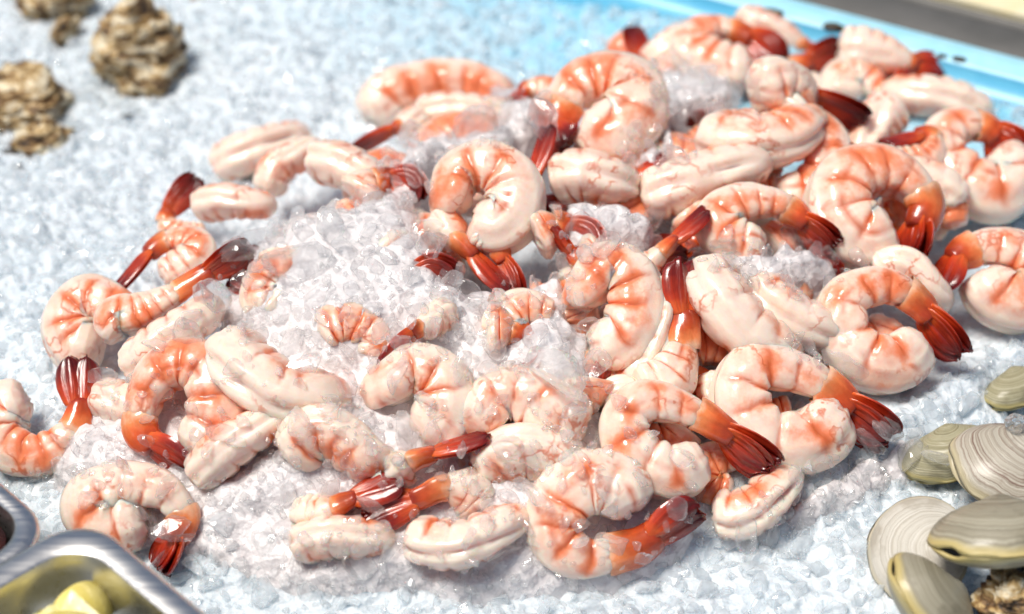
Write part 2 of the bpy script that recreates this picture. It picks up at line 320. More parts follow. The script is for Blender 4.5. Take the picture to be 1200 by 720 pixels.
# ---------------------------------------------------------------- shrimp
TOP = []          # (verts, faces) of everything ice can land on
def shrimp(label, pts, r, tail=None, arch=0, lift=0, roll=0, fan=35, tint=.0, group='cooked shrimp piled on the ice', flat=0.0, deep=False, sink=0):
    sh, fn = (0, 0) if not tail else (tail[0] * .82, tail[1] * 1.12)
    if not tail and not deep:      # the unseen tail end bends down into the pile
        a_, b_ = np.array(pts[-2][:2], float), np.array(pts[-1][:2], float); e_ = b_ + unit(b_ - a_) * r * .7; dz = pts[-1][2] if len(pts[-1]) > 2 else 0
        pts = list(pts) + [(e_[0], e_[1], dz - r * 1.5)]
    P2 = np.array([(a[0], a[1]) for a in pts], float); dd = np.array([a[2] if len(a) > 2 else 0 for a in pts], float)
    c2 = P2.mean(0); base = hit_mound(c2[0], c2[1], lift / 1000.0 + .002)
    s = pxsize(base); R = r * s * 1.25 * (1 + .06 * math.sin(c2[0] * 1.7 + c2[1]))
    nrm = unit(mound_n(base[0], base[1]) * (.75 + flat) - FW * 1.0)
    pl = []; ub = max(.25, 1 - (sh + fn) / (np.linalg.norm(np.diff(P2, axis=0), axis=1).sum()))
    u = np.r_[0, np.cumsum(np.linalg.norm(np.diff(P2, axis=0), axis=1))]; u = u / u[-1]
    for i, (a, b) in enumerate(P2):
        d = ray(a, b); t = ((base - CAM) @ nrm) / (d @ nrm); p_ = CAM + d * t
        pl.append(p_ - d * s * (dd[i] + arch * (1 - (2 * u[i] - 1) ** 2) - sink * max(0, 1 - u[i] / ub)))
    n_all = 150; C, L = spline(pl, n_all); T = unit(np.gradient(C, axis=0))
    fb, fs = 1 - (sh + fn) * s / L, 1 - fn * s / L
    if tail and fb < .12: fb = .12
    kb = max(8, int(fb * n_all))
    ctr = C[:kb].mean(0); _, sv, vh = np.linalg.svd(C - C.mean(0))
    pn = vh[2] if sv[1] > .05 * sv[0] else unit(np.cross(T[0], FW))
    D = np.cross(pn, T); D = unit(D - T * (D * T).sum(1, keepdims=True))
    if ((C[:kb] - ctr) * D[:kb]).sum() < 0: D = -D
    if sv[1] <= .05 * sv[0] and (D[:kb] @ -FW).sum() < 0: D = -D
    if roll:
        S_ = np.cross(T, D); a = math.radians(roll); D = D * math.cos(a) + S_ * math.sin(a)
    S = np.cross(T, D)
    def frame(t):
        k = np.clip(t, 0, 1) * (n_all - 1); i = np.minimum(k.astype(int), n_all - 2); f = (k - i)[:, None]
        g = lambda A: A[i] * (1 - f) + A[i + 1] * f
        return g(C), unit(g(T)), unit(g(D)), unit(g(S))
    low = base.copy(); root = thing('shrimp', label, 'shrimp', low, group)
    seed = np.array([random.uniform(-50, 50) for _ in range(3)])
    # --- body
    nu, nv = 120, 36
    t = np.linspace(0, 1, nu); t = t ** 1.0
    cc, tt, d_, s_ = frame(t * fb)
    prof = np.interp(t, [0, .015, .05, .12, .3, .55, .8, .97, 1], [.40, .66, .86, .97, 1.0, .9, .72 if tail else .74, .54, .50 if tail else .22])
    nsg = int(np.clip(L * fb / (.62 * R), 1, 6)); bounds = {6: np.array([.16, .32, .47, .61, .74, .87])}.get(nsg, (np.arange(nsg) + 1) / (nsg + 1)) + rng.uniform(-.02, .02, nsg)
    ph = np.linspace(0, 2 * np.pi, nv, endpoint=False); pa = np.abs((ph + np.pi) % (2 * np.pi) - np.pi)     # 0 dorsal .. pi ventral
    groove = rng.uniform(.16, .34); gl = rng.uniform(.7, .85)
    V = np.zeros((nu, nv, 3)); pk = np.zeros((nu, nv)); vn = np.zeros((nu, nv))
    lat = rng.uniform(1.35, 1.75); tone = rng.uniform(-.10, .12) + tint
    hw = rng.uniform(.3, .9); cd = rng.uniform(.4, 1.3, 6)
    gsn = [mnoise.noise(Vector((t_ * 3.2, seed[0], 1))) for t_ in t]; gdn = [mnoise.noise(Vector((t_ * 4.5, seed[1], 5))) for t_ in t]
    for i in range(nu):
        for j in range(nv):
            a = ph[j]; b = pa[j]; ti = t[i]
            q_ = np.array([math.cos(a) * .9, math.sin(a) * .9, ti * L * fb / R * .55]) + seed
            n1 = mnoise.noise(q_ * .9); n2 = mnoise.noise(q_ * 2.4 + seed); n3 = mnoise.noise(q_ * 5.5)
            tw = ti + .030 * n1 + .016 * n2 - .035 * (b / math.pi) ** 1.5
            dist = tw - bounds; k = np.argmin(np.abs(dist)); dk = dist[k]
            rr = prof[i] * (1 + .055 * n1 + .05 * n2 + .025 * n3)
            seg = np.searchsorted(bounds, tw); lo_ = 0 if seg == 0 else bounds[seg - 1]; hi_ = 1 if seg == nsg else bounds[seg]
            ss = np.clip((tw - lo_) / (hi_ - lo_), 0, 1)
            side = math.exp(-((b - 1.2) / .8) ** 2)
            nd = 1 - math.exp(-(b / .95) ** 4)
            rr *= 1 + nd * (.02 + .055 * side) * math.sin(math.pi * ss) ** .7 - nd * cd[k] * (.022 + .035 * side) * math.exp(-(dk / .016) ** 2)
            rr *= 1 - .075 * (1 - ti * .6) * math.exp(-((b - .92 - .1 * n2) / .10) ** 2)
            gs = .30 * gsn[i] if a < math.pi else -.30 * gsn[i]
            bg_ = abs(b - gs) if b < 1.5 else b; as_y = 1 + .45 * (gsn[i] if a < math.pi else -gsn[i])
            g_on = (.65 + .9 * gdn[i]) * min(1, max(0, (gl - ti) / .1)) * min(1, max(.3, ti / .06))
            rr *= 1 - groove * g_on * math.exp(-((bg_ + .05 * n2) / (.13 + .06 * abs(gdn[i]))) ** 2) + .08 * as_y * g_on * math.exp(-((bg_ - .45) / .24) ** 2)
            rr *= 1 - .06 * math.exp(-((b - lat - .1 * n2) / .12) ** 2)
            rr *= 1 + .13 * math.exp(-((b - 2.2) / .38) ** 2) * math.sin(math.pi * ss) ** .6 - .22 * math.exp(-((b - math.pi) / .45) ** 2)
            hgt, wid = 1.06, .92
            off = d_[i] * (math.cos(a) * rr * R * hgt) + s_[i] * (math.sin(a) * rr * R * wid)
            rag = (.16 * n2 + .10 * n3) * R * hw * max(0, 1 - ti / .09)
            V[i, j] = cc[i] + off + tt[i] * rag
            pk[i, j] = .19 + tone + .22 * math.exp(-((b - 1.5) / .7) ** 2) - .55 * math.exp(-(b / .5) ** 2) - .8 * max(0, 1 - ti / .16) + .25 * ti + .30 * n1 + .55 * nd * math.exp(-(dk / .034) ** 2) * max(.1, min(1, .6 + 1.6 * n1))
            crease = math.exp(-((dk + .006 * n3) / (.009 + .007 * abs(n2))) ** 2) * max(0, min(1, .95 + 2.2 * n1 + 1.6 * n2)) * nd
            latv = 1.0 * math.exp(-((b - lat - .1 * n2) / .045) ** 2) * max(0, min(1, 2.6 * n2 + .35))
            edg = .55 * math.exp(-((b - .28) / .05) ** 2) * g_on * max(0, min(1, 3.5 * n2 - .3))
            vn[i, j] = max(crease, latv, edg)
    vv_ = V.reshape(-1, 3); faces = grid_faces(nu, nv)
    hc, ec = len(vv_), len(vv_) + 1
    vv_ = np.vstack([vv_, V[0].mean(0) + tt[0] * R * .05, V[-1].mean(0) + tt[-1] * R * .1])
    faces += [(hc, (j + 1) % nv, j) for j in range(nv)] + [(ec, (nu - 1) * nv + j, (nu - 1) * nv + (j + 1) % nv) for j in range(nv)]
    link('body', vv_, faces, M['flesh'], root, attrs={'pink': np.r_[pk.ravel(), 0, .5], 'vein': np.r_[vn.ravel(), 0, 0]}, origin=low)
    TOP.append((vv_, faces))
    if not tail: return root
    # --- last shell segment
    nu, nv = 26, 28
    x = np.linspace(0, 1, nu); tq = fb - .012 + (fs + .03 - fb + .012) * x
    cc, tt, d_, s_ = frame(tq); ph = np.linspace(0, 2 * np.pi, nv, endpoint=False)
    pr_ = np.interp(x, [0, .08, .5, .9, 1], [.54, .56, .50, .43, .36]); V = np.zeros((nu, nv, 3)); al = np.zeros((nu, nv)); ac = np.zeros((nu, nv))
    for i in range(nu):
        for j in range(nv):
            n1 = mnoise.noise(Vector((math.cos(ph[j]), math.sin(ph[j]), x[i] * 2)) + Vector(seed)) * .06
            rr = (pr_[i] + n1) * R; ca = math.cos(ph[j]); keel = 1 + .16 * max(0, ca) ** 6
            jag = .12 * R * mnoise.noise(Vector((math.cos(ph[j]) * 2, math.sin(ph[j]) * 2, 7)) + Vector(seed)) * (1 - x[i])
            V[i, j] = cc[i] + d_[i] * ca * rr * 1.08 * keel + s_[i] * math.sin(ph[j]) * rr * .9 + tt[i] * jag; al[i, j] = x[i]; ac[i, j] = ph[j] / 2
    vv_ = V.reshape(-1, 3); faces = grid_faces(nu, nv); vv_ = np.vstack([vv_, V[-1].mean(0)]); faces += [(len(vv_) - 1, (nu - 1) * nv + j, (nu - 1) * nv + (j + 1) % nv) for j in range(nv)]
    shell = link('tail_shell', vv_, faces, M['shell'], root, attrs={'along': np.r_[al.ravel(), 1], 'across': np.r_[ac.ravel(), 0]}, origin=low); TOP.append((vv_, faces))
    # --- fins: two pairs folded together
    fa = math.radians(fan + rng.uniform(-12, 12))
    spread = rng.uniform(.45, 1.05)
    for k, (lat_, out, wdt, ln, up) in enumerate(((-.28, -.26, .60, 1.0, .07), (.28, .26, .60, 1.0, .07), (-.12, -.08, .56, .96, -.13), (.12, .08, .56, .96, -.13))):
        nu, nv = 22, 11; x = np.linspace(0, 1, nu); tq = fs - .006 + (1 - fs) * x * ln * (1 + rng.uniform(-.05, .03))
        cc, tt, d_, s_ = frame(np.minimum(tq, 1)); cc = cc + tt * (np.maximum(tq - 1, 0) * L)[:, None]
        wp = np.interp(x, [0, .12, .4, .6, .8, .92, .97, 1], [.50, .72, .98, 1, .86, .62, .40, .12]) * wdt * R
        F = np.zeros((2, nu, nv, 3)); al = np.zeros((2, nu, nv)); ac = np.zeros((2, nu, nv))
        for i in range(nu):
            sx = s_[i] * math.cos(fa) + d_[i] * math.sin(fa); dx = d_[i] * math.cos(fa) - s_[i] * math.sin(fa)
            for j in range(nv):
                v_ = j / (nv - 1) * 2 - 1
                rib = .05 * math.cos(v_ * 9) + .10 * math.exp(-(v_ / .15) ** 2)
                c_ = cc[i] + sx * ((lat_ * .7 + out * spread * x[i]) * R + v_ * wp[i]) + dx * R * (up + .10 * (1 - v_ * v_) - .22 * abs(lat_ * .7 / R * R + v_ * wp[i] / R) ** 1.4 + rib * min(1, x[i] * 4) * .6)
                c_ = c_ + tt[i] * (L * (1 - fs) * .085 * mnoise.noise(Vector((v_ * 3.5, k * 7.3, seed[0]))) * max(0, x[i] - .55) / .45)
                th_ = (.12 * (1 - v_ ** 4) * (1 - .55 * x[i]) + .006) * R
                F[0, i, j] = c_ + dx * th_; F[1, i, j] = c_ - dx * th_; al[:, i, j] = x[i]; ac[:, i, j] = v_ + k * 3
        A = F.reshape(-1, 3); f = grid_faces(nu, nv, False); o_ = nu * nv
        faces = f + [tuple(o_ + q__ for q__ in g[::-1]) for g in f]
        bd_ = [i * nv for i in range(nu)] + [(nu - 1) * nv + j for j in range(1, nv)] + [i * nv + nv - 1 for i in range(nu - 2, -1, -1)] + [j for j in range(nv - 2, 0, -1)]
        faces += [(bd_[i], bd_[(i + 1) % len(bd_)], o_ + bd_[(i + 1) % len(bd_)], o_ + bd_[i]) for i in range(len(bd_))]
        link('tail_fin', A, faces, M['fin'], shell, attrs={'along': al.ravel(), 'across': ac.ravel()}, origin=low); TOP.append((A, faces))
    return root
exec_list = []
def S(*a, **k): exec_list.append((a, k))
# back of the pile, along the tray edge
S('shrimp at the top of the pile, ribbed red tail folded over its white body', [(880, 84), (845, 80), (814, 62), (817, 44), (842, 35), (868, 40), (895, 58), (917, 76)], 22, (30, 50), lift=13)
S('blurred pale shrimp hugging the tray edge behind the ribbed folded tail', [(862, 28), (905, 40), (932, 52), (945, 58), (982, 70)], 21, (12, 34), arch=12, lift=-4)
S('small shrimp whose straight red tail points at the barrel shaped pale one', [(965, 110), (925, 108), (905, 94), (930, 79), (988, 58)], 18, (26, 44), lift=4)
S('pale barrel shaped shrimp nearest the blue rim, with a short dark tail', [(983, 56), (1022, 62), (1068, 75), (1106, 82)], 25, (6, 36), arch=10, lift=4)
S('shrimp with dark maroon tail slanting up under the barrel shaped one', [(985, 122), (988, 96), (1012, 96), (1036, 110), (1087, 79)], 21, (20, 46))
S('smooth pale pink shrimp lying on the ice at the far side, tail hidden', [(1155, 142), (1112, 119), (1062, 112)], 23, arch=16)
S('shrimp beside the pale pink one whose dark tail fan points down and inward', [(1030, 198), (1065, 195), (1090, 182), (1088, 160), (1032, 171)], 19, (18, 46), lift=2)
S('shrimp with the widest dark red tail, lying over a ribbed tail', [(918, 128), (908, 112), (938, 108), (1018, 142)], 20, (22, 62), fan=75, lift=9, sink=30)
S('shrimp whose finely ribbed orange to maroon tail runs under the widest tail', [(898, 128), (918, 124), (945, 138), (1017, 190)], 17, (20, 62), fan=70, lift=11, sink=25)
S('orange curled shrimp around a dark hollow, below the finely ribbed tail', [(905, 230), (940, 232), (966, 210), (966, 175), (945, 150), (915, 148)], 26, lift=0, tint=.15)
S('white and orange shrimp body wedged between two dark red tails', [(1048, 125), (1025, 150), (1008, 185)], 24, lift=-6)
S('curled shrimp on the far edge with white cut end tucked in, dark tail out', [(1160, 182), (1185, 205), (1165, 226), (1125, 210), (1103, 178), (1112, 154), (1140, 147), (1165, 157), (1198, 191)], 27, (24, 44), lift=4)
S('fat round shrimp with veined lobes and its tail hanging down beside it', [(1042, 268), (1010, 278), (985, 250), (992, 214), (1030, 200), (1064, 212), (1084, 242), (1076, 266), (1066, 307)], 33, (44, 48), lift=8)
S('small orange flecked shrimp peeking out behind the fat round one', [(1122, 240), (1105, 222), (1072, 205)], 21, arch=8, lift=-4)
S('long pale shrimp seen from its split back, two ridges side by side', [(822, 162), (868, 164), (912, 166), (938, 150)], 27, arch=30, lift=8)
S('shrimp showing its round yellowish cut end toward the viewer', [(886, 106, 18), (910, 98, 6), (930, 110, -14), (925, 138, -25)], 25, lift=15)
S('banded orange shrimp directly under the long split back shrimp', [(752, 233), (792, 220), (832, 205), (872, 195)], 27, arch=10, lift=2)
S('frilly white headed shrimp with a dark red tail stretched out beside it', [(895, 292), (860, 284), (842, 258), (868, 240), (903, 238), (930, 250), (982, 293)], 24, (28, 48), lift=4)
S('shrimp mostly under ice with a short bent orange tail sticking up', [(720, 345), (745, 322), (775, 296), (829, 246)], 18, (24, 52), lift=0, fan=60, sink=40)
S('curled shrimp on the crest in a full ring, orange red tail pointing down', [(688, 140), (716, 156), (740, 138), (738, 108), (710, 95), (678, 102), (660, 126), (652, 160), (662, 182)], 33, (34, 36), lift=10)
S('largest shrimp lying on the heap of ice, cream bottom and peach back', [(556, 254), (582, 264), (602, 244), (597, 212), (568, 196), (538, 206), (528, 228)], 30, lift=12)
S('pale shrimp tucked under the full ring shrimp, its back to the viewer', [(648, 214), (685, 205), (718, 214)], 25, arch=15, lift=2)
S('shrimp buried up to its upright orange red tail beside the largest shrimp', [(600, 262), (612, 238), (623, 212), (644, 148)], 18, (16, 66), lift=2, fan=65, sink=40)
S('shrimp buried in ice with one small dark red tail tip below the ring shrimp', [(712, 228), (735, 212), (784, 184)], 16, (10, 42), lift=-2, fan=60, sink=35)
S('out of focus orange and cream shrimp alone on the far slope of ice', [(435, 142), (458, 112), (500, 100), (545, 96), (580, 106)], 23, arch=4, lift=4, tint=.1)
S('flat pale shrimp half sunk in ice just before the out of focus cream one', [(488, 134), (530, 128), (582, 130)], 17, arch=10)
S('little shrimp with a dark pointed tail on the skyline of the ice heap', [(655, 132), (642, 108), (618, 106), (596, 124)], 16, (6, 24), lift=2, sink=15)
S('shrimp with one tail fin standing straight up against the blue tray', [(800, 72), (780, 92), (755, 95), (748, 76), (742, 30)], 18, (10, 46), lift=6, fan=70)
S('pinkish shrimp at the back lying between upright fin and folded tail', [(832, 50), (798, 48), (768, 66)], 19, arch=8)
S('blurred oval shrimp at the far end of the heap, its split back showing', [(255, 198), (290, 178), (337, 164)], 21, arch=22)
S('orange pink curled shrimp touching the blurred oval one', [(312, 228), (325, 196), (358, 178)], 17, arch=12, tint=.15)
S('white shrimp partly sunk in the ice heap near its far end', [(368, 188), (402, 194), (440, 213)], 23, arch=15, lift=3)
S('shrimp whose lone red tail rises from the ice farthest from the pile', [(240, 280), (212, 276), (196, 254), (232, 206)], 16, (10, 52), fan=70, sink=30)
S('pale sliver of shrimp body next to the lone red tail', [(230, 243), (265, 235), (302, 240)], 17, arch=14)
S('shrimp with long arched red tail against open ice at the pile end', [(192, 330), (215, 314), (232, 296), (220, 282), (186, 288), (134, 344)], 18, (28, 58), lift=2)
S('straight shrimp lying diagonally with its dark pointed tail under the ice', [(148, 390), (136, 374), (164, 368), (200, 348), (240, 322), (294, 289)], 21, (50, 54), lift=10)
S('round shrimp with orange top and white belly at the very end of the pile', [(118, 410), (92, 404), (84, 375), (105, 354), (137, 362)], 26, lift=2)
S('smooth white shrimp wedged below the diagonal straight one', [(150, 432), (185, 408), (234, 372)], 25, arch=20, lift=6)
S('big plump shrimp with a deep split back, white ridges curving like a smile', [(262, 402), (295, 440), (335, 462), (374, 464)], 31, arch=32, lift=6)
S('shrimp cut by the picture edge with its red tail standing up', [(32, 468), (8, 480), (5, 514), (40, 534), (75, 515), (92, 482), (91, 418)], 26, (34, 54), lift=4, fan=60)
S('orange curled shrimp with dark red fan crossing its own front', [(228, 535), (252, 492), (246, 442), (212, 428), (182, 446), (166, 484), (172, 512), (224, 553)], 27, (38, 56), lift=8, tint=.2)
S('pale shrimp with two long ridges running down to the ice', [(230, 562), (264, 528), (318, 492)], 23, arch=20, lift=4)
S('small pinkish shrimp body in the gap beneath the white wedged one', [(115, 465), (140, 472), (166, 480)], 21, arch=8, lift=-4)
S('curled shrimp lying on the ice just behind the steel pans', [(172, 612), (126, 614), (108, 590), (140, 571), (185, 574), (211, 600), (205, 630), (184, 670)], 29, (32, 42), lift=6)
S('shrimp with white frilled end in the middle front, beside a red tail', [(492, 512), (520, 486), (518, 450), (486, 436), (454, 452)], 28, lift=4)
S('shrimp buried in the ice slope with only its red tail showing', [(525, 366), (502, 380), (481, 393), (446, 438)], 18, (10, 56), lift=14, fan=70, sink=40)
S('rounded orange and white shrimp facing the big upright tail', [(690, 404), (726, 400), (746, 366), (738, 328), (710, 314), (688, 336)], 29, lift=8)
S('narrow curved shrimp squeezed between the rounded shrimp and the upright tail', [(775, 328), (778, 370), (764, 412), (735, 450)], 21, arch=10, lift=0, tint=.1)
S('shrimp with the longest orange tail pointing straight up', [(750, 462), (780, 446), (796, 414), (802, 370), (803, 304)], 26, (44, 62), lift=8, fan=55)
S('large white shrimp with grooved back lying beside the upright orange tail', [(822, 312), (844, 350), (872, 385), (907, 408)], 29, arch=26, lift=6)
S('shrimp under thin ice next to the large white grooved one', [(880, 335), (915, 364), (962, 386)], 26, arch=15)
S('open curled shrimp with ragged white end and dark tail reaching outer ice', [(1078, 396), (1048, 424), (1010, 420), (988, 390), (990, 355), (1015, 338), (1045, 338), (1075, 356), (1129, 420)], 29, (36, 62), lift=6)
S('orange flecked shrimp just behind the open curled ragged one', [(1025, 325), (1060, 314), (1092, 345)], 22, arch=12, lift=-2)
S('shrimp cut by the picture edge with its dark tail pointing into the pile', [(1150, 318), (1165, 345), (1195, 354), (1216, 325), (1195, 298), (1155, 290), (1118, 307), (1095, 343)], 28, (26, 48), lift=4)
S('curled shrimp with ragged white head and dark red tail at the front edge', [(985, 480), (952, 512), (912, 518), (880, 498), (868, 460), (885, 432), (920, 434), (960, 450), (1005, 484), (1047, 518)], 32, (40, 64), lift=8)
S('curled shrimp in front with its orange tail laid across its neighbour', [(825, 534), (785, 552), (745, 532), (734, 495), (756, 472), (795, 478), (840, 500), (909, 552)], 27, (46, 66), lift=10)
S('ring shaped shrimp nearest the front ice, orange shell pointing away from pans', [(740, 602), (722, 574), (686, 568), (657, 592), (652, 630), (685, 652), (735, 643), (770, 625), (820, 594)], 30, (62, 62), lift=6)
S('knobbly white and orange shrimp with a thin tapering white flap', [(690, 496), (655, 486), (615, 464), (582, 466), (562, 492)], 28, lift=6)
S('shrimp with a short thick glossy red tail in the middle front', [(440, 562), (462, 554), (482, 541), (575, 511)], 23, (32, 64), lift=8, fan=60, sink=30)
S('shrimp with brownish maroon tail lying above a bright orange tail', [(352, 602), (374, 602), (396, 592), (472, 559)], 22, (28, 56), lift=6, fan=65, sink=30)
S('shrimp with bright orange tail shell below the maroon tail', [(560, 590), (545, 576), (520, 573), (482, 588), (420, 607)], 22, (46, 62), lift=6, sink=25)
S('pale shrimp back half sunk into the ice at the front foot', [(478, 630), (535, 640), (592, 614)], 25, arch=22, lift=4)
S('peach shrimp almost swallowed by ice near the front foot', [(345, 640), (388, 630), (437, 632)], 23, arch=14, lift=2)
S('cream shrimp veiled by a layer of clear ice at the front slope', [(336, 536), (380, 505), (432, 540)], 28, arch=12, lift=4)
S('peach shrimp veiled by ice below the knobbly white one', [(558, 550), (620, 528), (692, 562)], 26, arch=14, lift=0)
S('small peach shrimp under the crossing orange tail at the front', [(835, 605), (880, 600), (914, 568)], 23, arch=12, lift=0)
S('shrimp in the dark gap behind the ragged front shrimp', [(835, 436), (842, 468), (850, 495)], 21, lift=-8)
S('shrimp with a narrow red tail pressed against the rounded shrimp', [(716, 388), (712, 412), (698, 478)], 17, (10, 62), lift=0, fan=60, sink=30)
S('pale shrimp end poking out below the narrow red tail', [(706, 478), (730, 464), (748, 480)], 19, lift=-2)
S('dark shrimp tail in the hollow under the largest shrimp', [(515, 262), (540, 286), (598, 342)], 19, (34, 56), lift=0, fan=60, sink=25)
S('shrimp with an orange red tail across the hollow under the largest shrimp', [(560, 272), (585, 296), (608, 348)], 18, (18, 44), lift=-2, fan=60)
S('shrimp in icy slush with a crumpled brown red tail end', [(698, 300), (676, 300), (646, 268)], 20, (8, 36), lift=4, fan=60, sink=25)
S('shrimp with a bright red tail poking out over the split back shrimp', [(872, 152), (852, 146), (806, 138)], 18, (8, 42), lift=-2, fan=60, sink=30)
S('shrimp under ice with an orange tail near the out of focus cream one', [(490, 140), (465, 150), (410, 180)], 15, (10, 52), lift=0, fan=65, sink=25)

for a, k in exec_list: shrimp(*a, **k)
# shrimp deep in the pile, seen only through the gaps
frnd = random.Random(3)
FILL = [(905, 215), (930, 300), (820, 430), (800, 470), (700, 260), (170, 465), (690, 440), (780, 270), (850, 560), (800, 330), (760, 500), (850, 130), (720, 200), (640, 510), (420, 520), (900, 470), (780, 210), (890, 340), (1080, 260), (590, 600), (540, 580), (330, 300), (380, 350), (420, 280), (460, 220), (440, 330), (320, 370), (520, 400), (480, 300), (640, 380), (600, 420), (370, 420), (540, 180), (640, 220), (575, 240), (1020, 240), (640, 330), (800, 160), (760, 60), (1100, 230), (1000, 380), (940, 340), (660, 460)]
for kf, (fx, fy) in enumerate(FILL):
    an = frnd.uniform(0, 6.28); q_ = [(fx + 34 * math.cos(an + t_) + 6, fy + 24 * math.sin(an + t_)) for t_ in (0, 1.1, 2.2, 3.3)]
    shrimp('shrimp deep in the pile, mostly covered by other shrimp', q_, 23, (18, 40) if kf % 2 else None, lift=-12, tint=.45, deep=True, fan=60, group='shrimp buried deep in the pile')  # tint deepens their orange, painting in the shade of the gaps

# shrimp the heap has nearly swallowed
for kf, (fx, fy, tl_) in enumerate(((345, 345, 0), (455, 235, 1), (505, 345, 1), (625, 385, 0), (655, 290, 1), (405, 405, 0), (300, 310, 1), (585, 410, 1), (655, 455, 1), (430, 300, 0))):
    an = frnd.uniform(0, 6.28); q_ = [(fx + 34 * math.cos(an + t_), fy + 24 * math.sin(an + t_)) for t_ in (0, 1.1, 2.2, 3.3)]
    shrimp('shrimp nearly swallowed by the ice heap, only a patch of it showing', q_, 23, (18, 46) if tl_ else None, lift=3, tint=.15, group='shrimp nearly swallowed by the heap', deep=True, fan=60)

# ---------------------------------------------------------------- clams
def clam(label, px, py, z, wpx, hpx, dome, ncam, acam, m, lipgap=.03, tiltseed=0, dome2=None):
    c = at(px, py, z); s = pxsize(c); A = unit(RT * acam[0] + UP * acam[1] - FW * acam[2]); Nn = unit(RT * ncam[0] + UP * ncam[1] - FW * ncam[2])
    A = unit(A - Nn * (A @ Nn)); B = np.cross(Nn, A)
    root = thing('clam', label, 'clam', c, 'clams on the ice')
    a_, b_ = wpx * s, hpx * s
    for sgn in (1, -1):
        nr, na = 46, 72; th = np.linspace(0, 2 * np.pi, na, endpoint=False)
        k = 1 + .10 * np.cos(th - math.pi / 2) ; ox = a_ * np.cos(th) * (1 + .05 * np.sin(th)) ; oy = b_ * np.sin(th) * np.where(np.sin(th) > 0, .92, 1.05)
        um = np.array([a_ * .16, b_ * .86]); sq = np.linspace(0, 1, nr)
        V = np.zeros((nr, na, 3)); rg = np.zeros((nr, na)); hd = (dome if sgn > 0 else (dome2 or dome)) * s
        for i, q_ in enumerate(sq):
            ow = 1 + .05 * q_ * np.array([mnoise.noise(Vector((math.cos(t_) * 2.2, math.sin(t_) * 2.2, tiltseed * 3.1))) for t_ in th])
            x_ = um[0] * (1 - q_) + ox * q_ * ow; y_ = um[1] * (1 - q_) + oy * q_ * ow
            rho = np.clip(np.sqrt((x_ / a_) ** 2 + (y_ / b_) ** 2), 0, 1)
            zz = hd * (1 - rho ** 2.4) ** .62 * (1 - .0 * q_) + hd * .30 * np.exp(-(((x_ - um[0]) / (a_ * .3)) ** 2 + ((y_ - um[1]) / (b_ * .35)) ** 2)) * (1 - q_) + .0010 * (1 - q_)
            wob = np.array([mnoise.noise(Vector((math.cos(t_) * 1.3 + tiltseed, math.sin(t_) * 1.3, q_ * 2))) for t_ in th])
            zz = zz + (.006 * np.sin(q_ * 130 + wob * 6) + .008 * np.sin(q_ * 37 + wob * 4)) * hd * (q_ > .12) * (q_ < .97) + .03 * hd * wob * (q_ < .97)
            V[i] = c + np.outer(x_, A) + np.outer(y_, B) + np.outer(sgn * (zz + .00025), Nn); rg[i] = q_
        vv_ = V.reshape(-1, 3); f = grid_faces(nr, na)
        ins = c + (V[-1] - c) * .93; o_ = len(vv_); vv_ = np.vstack([vv_, ins]); f += [((nr - 1) * na + j, (nr - 1) * na + (j + 1) % na, o_ + (j + 1) % na, o_ + j) for j in range(na)]
        if sgn < 0: f = [g[::-1] for g in f]
        link('shell_valve', vv_, f, m, root, attrs={'ring': np.r_[rg.ravel(), np.ones(na)]}, origin=c); TOP.append((vv_, f))
    return root
clam('olive oval clam with fine ridges at the back of the clam group', 1112, 533, .016, 58, 34, 22, (-.25, .55, .8), (.93, .36, .1), M['clam_olive'])
clam('broad whitish clam with a brown patch, a lump of ice on its top', 1192, 552, .026, 82, 62, 30, (.1, .62, .78), (.9, -.2, .2), M['clam_brown'], tiltseed=3)
clam('large white clam lying flat on the ice beside the shrimp', 1078, 645, .014, 68, 62, 18, (-.42, .42, .8), (.1, -1, 0), M['clam_pale'], tiltseed=5)
clam('clam seen edge on with a yellow lip, resting on the large white one', 1172, 628, .040, 84, 62, 34, (-.10, .92, .26), (1, .02, 0), M['clam_grey'], tiltseed=7, dome2=30)
clam('grey clam tipped on edge in the near corner, yellow lip running diagonally', 1092, 708, .024, 72, 52, 30, (.62, .55, .45), (.66, -.72, .1), M['clam_grey'], tiltseed=9)
clam('pale ridged clam cut by the picture edge above the clam group', 1192, 456, .014, 44, 26, 15, (-.2, .7, .7), (.85, .5, 0), M['clam_olive'], tiltseed=11)

# ---------------------------------------------------------------- oysters
def rough(name, label, px, py, z, rx, ry, rz, ang, m, cat, group=None, amp=.30, part=None):
    c = at(px, py, z); s = pxsize(c); bm = bmesh.new(); bmesh.ops.create_icosphere(bm, subdivisions=5, radius=1)
    vs_ = []; se = Vector((px * .13, py * .17, 3)); ca, sa = math.cos(ang), math.sin(ang)
    for v in bm.verts:
        p_ = v.co.copy(); lay = mnoise.noise(Vector((p_.x * 1.3, p_.y * 1.3, p_.z * 5)) + se); big_ = mnoise.noise(p_ * 1.4 + se); fr = mnoise.noise(p_ * 5 + se)
        terr = (p_.z * 5 + p_.x * 1.2 + big_ * 1.8) % 1.0
        k = 1 + amp * big_ + amp * .55 * lay + amp * .35 * fr + .20 * (terr - .5)
        x_, y_, z_ = p_.x * rx * k * s, p_.y * ry * k * s, p_.z * rz * k * s
        vs_.append(c + np.array([x_ * ca - y_ * sa, x_ * sa + y_ * ca, z_]))
    f = [tuple(v.index for v in q_.verts) for q_ in bm.faces]; bm.free()
    o = link(name, np.array(vs_), f, m, None, origin=c); TOP.append((np.array(vs_), f)); return tag(o, label, cat, group)
og = 'oysters half buried in the ice'
rough('oyster', 'tall brown craggy oyster standing out of the ice', 168, 68, .008, 48, 48, 74, .12, M['oyster'], 'oyster', og)
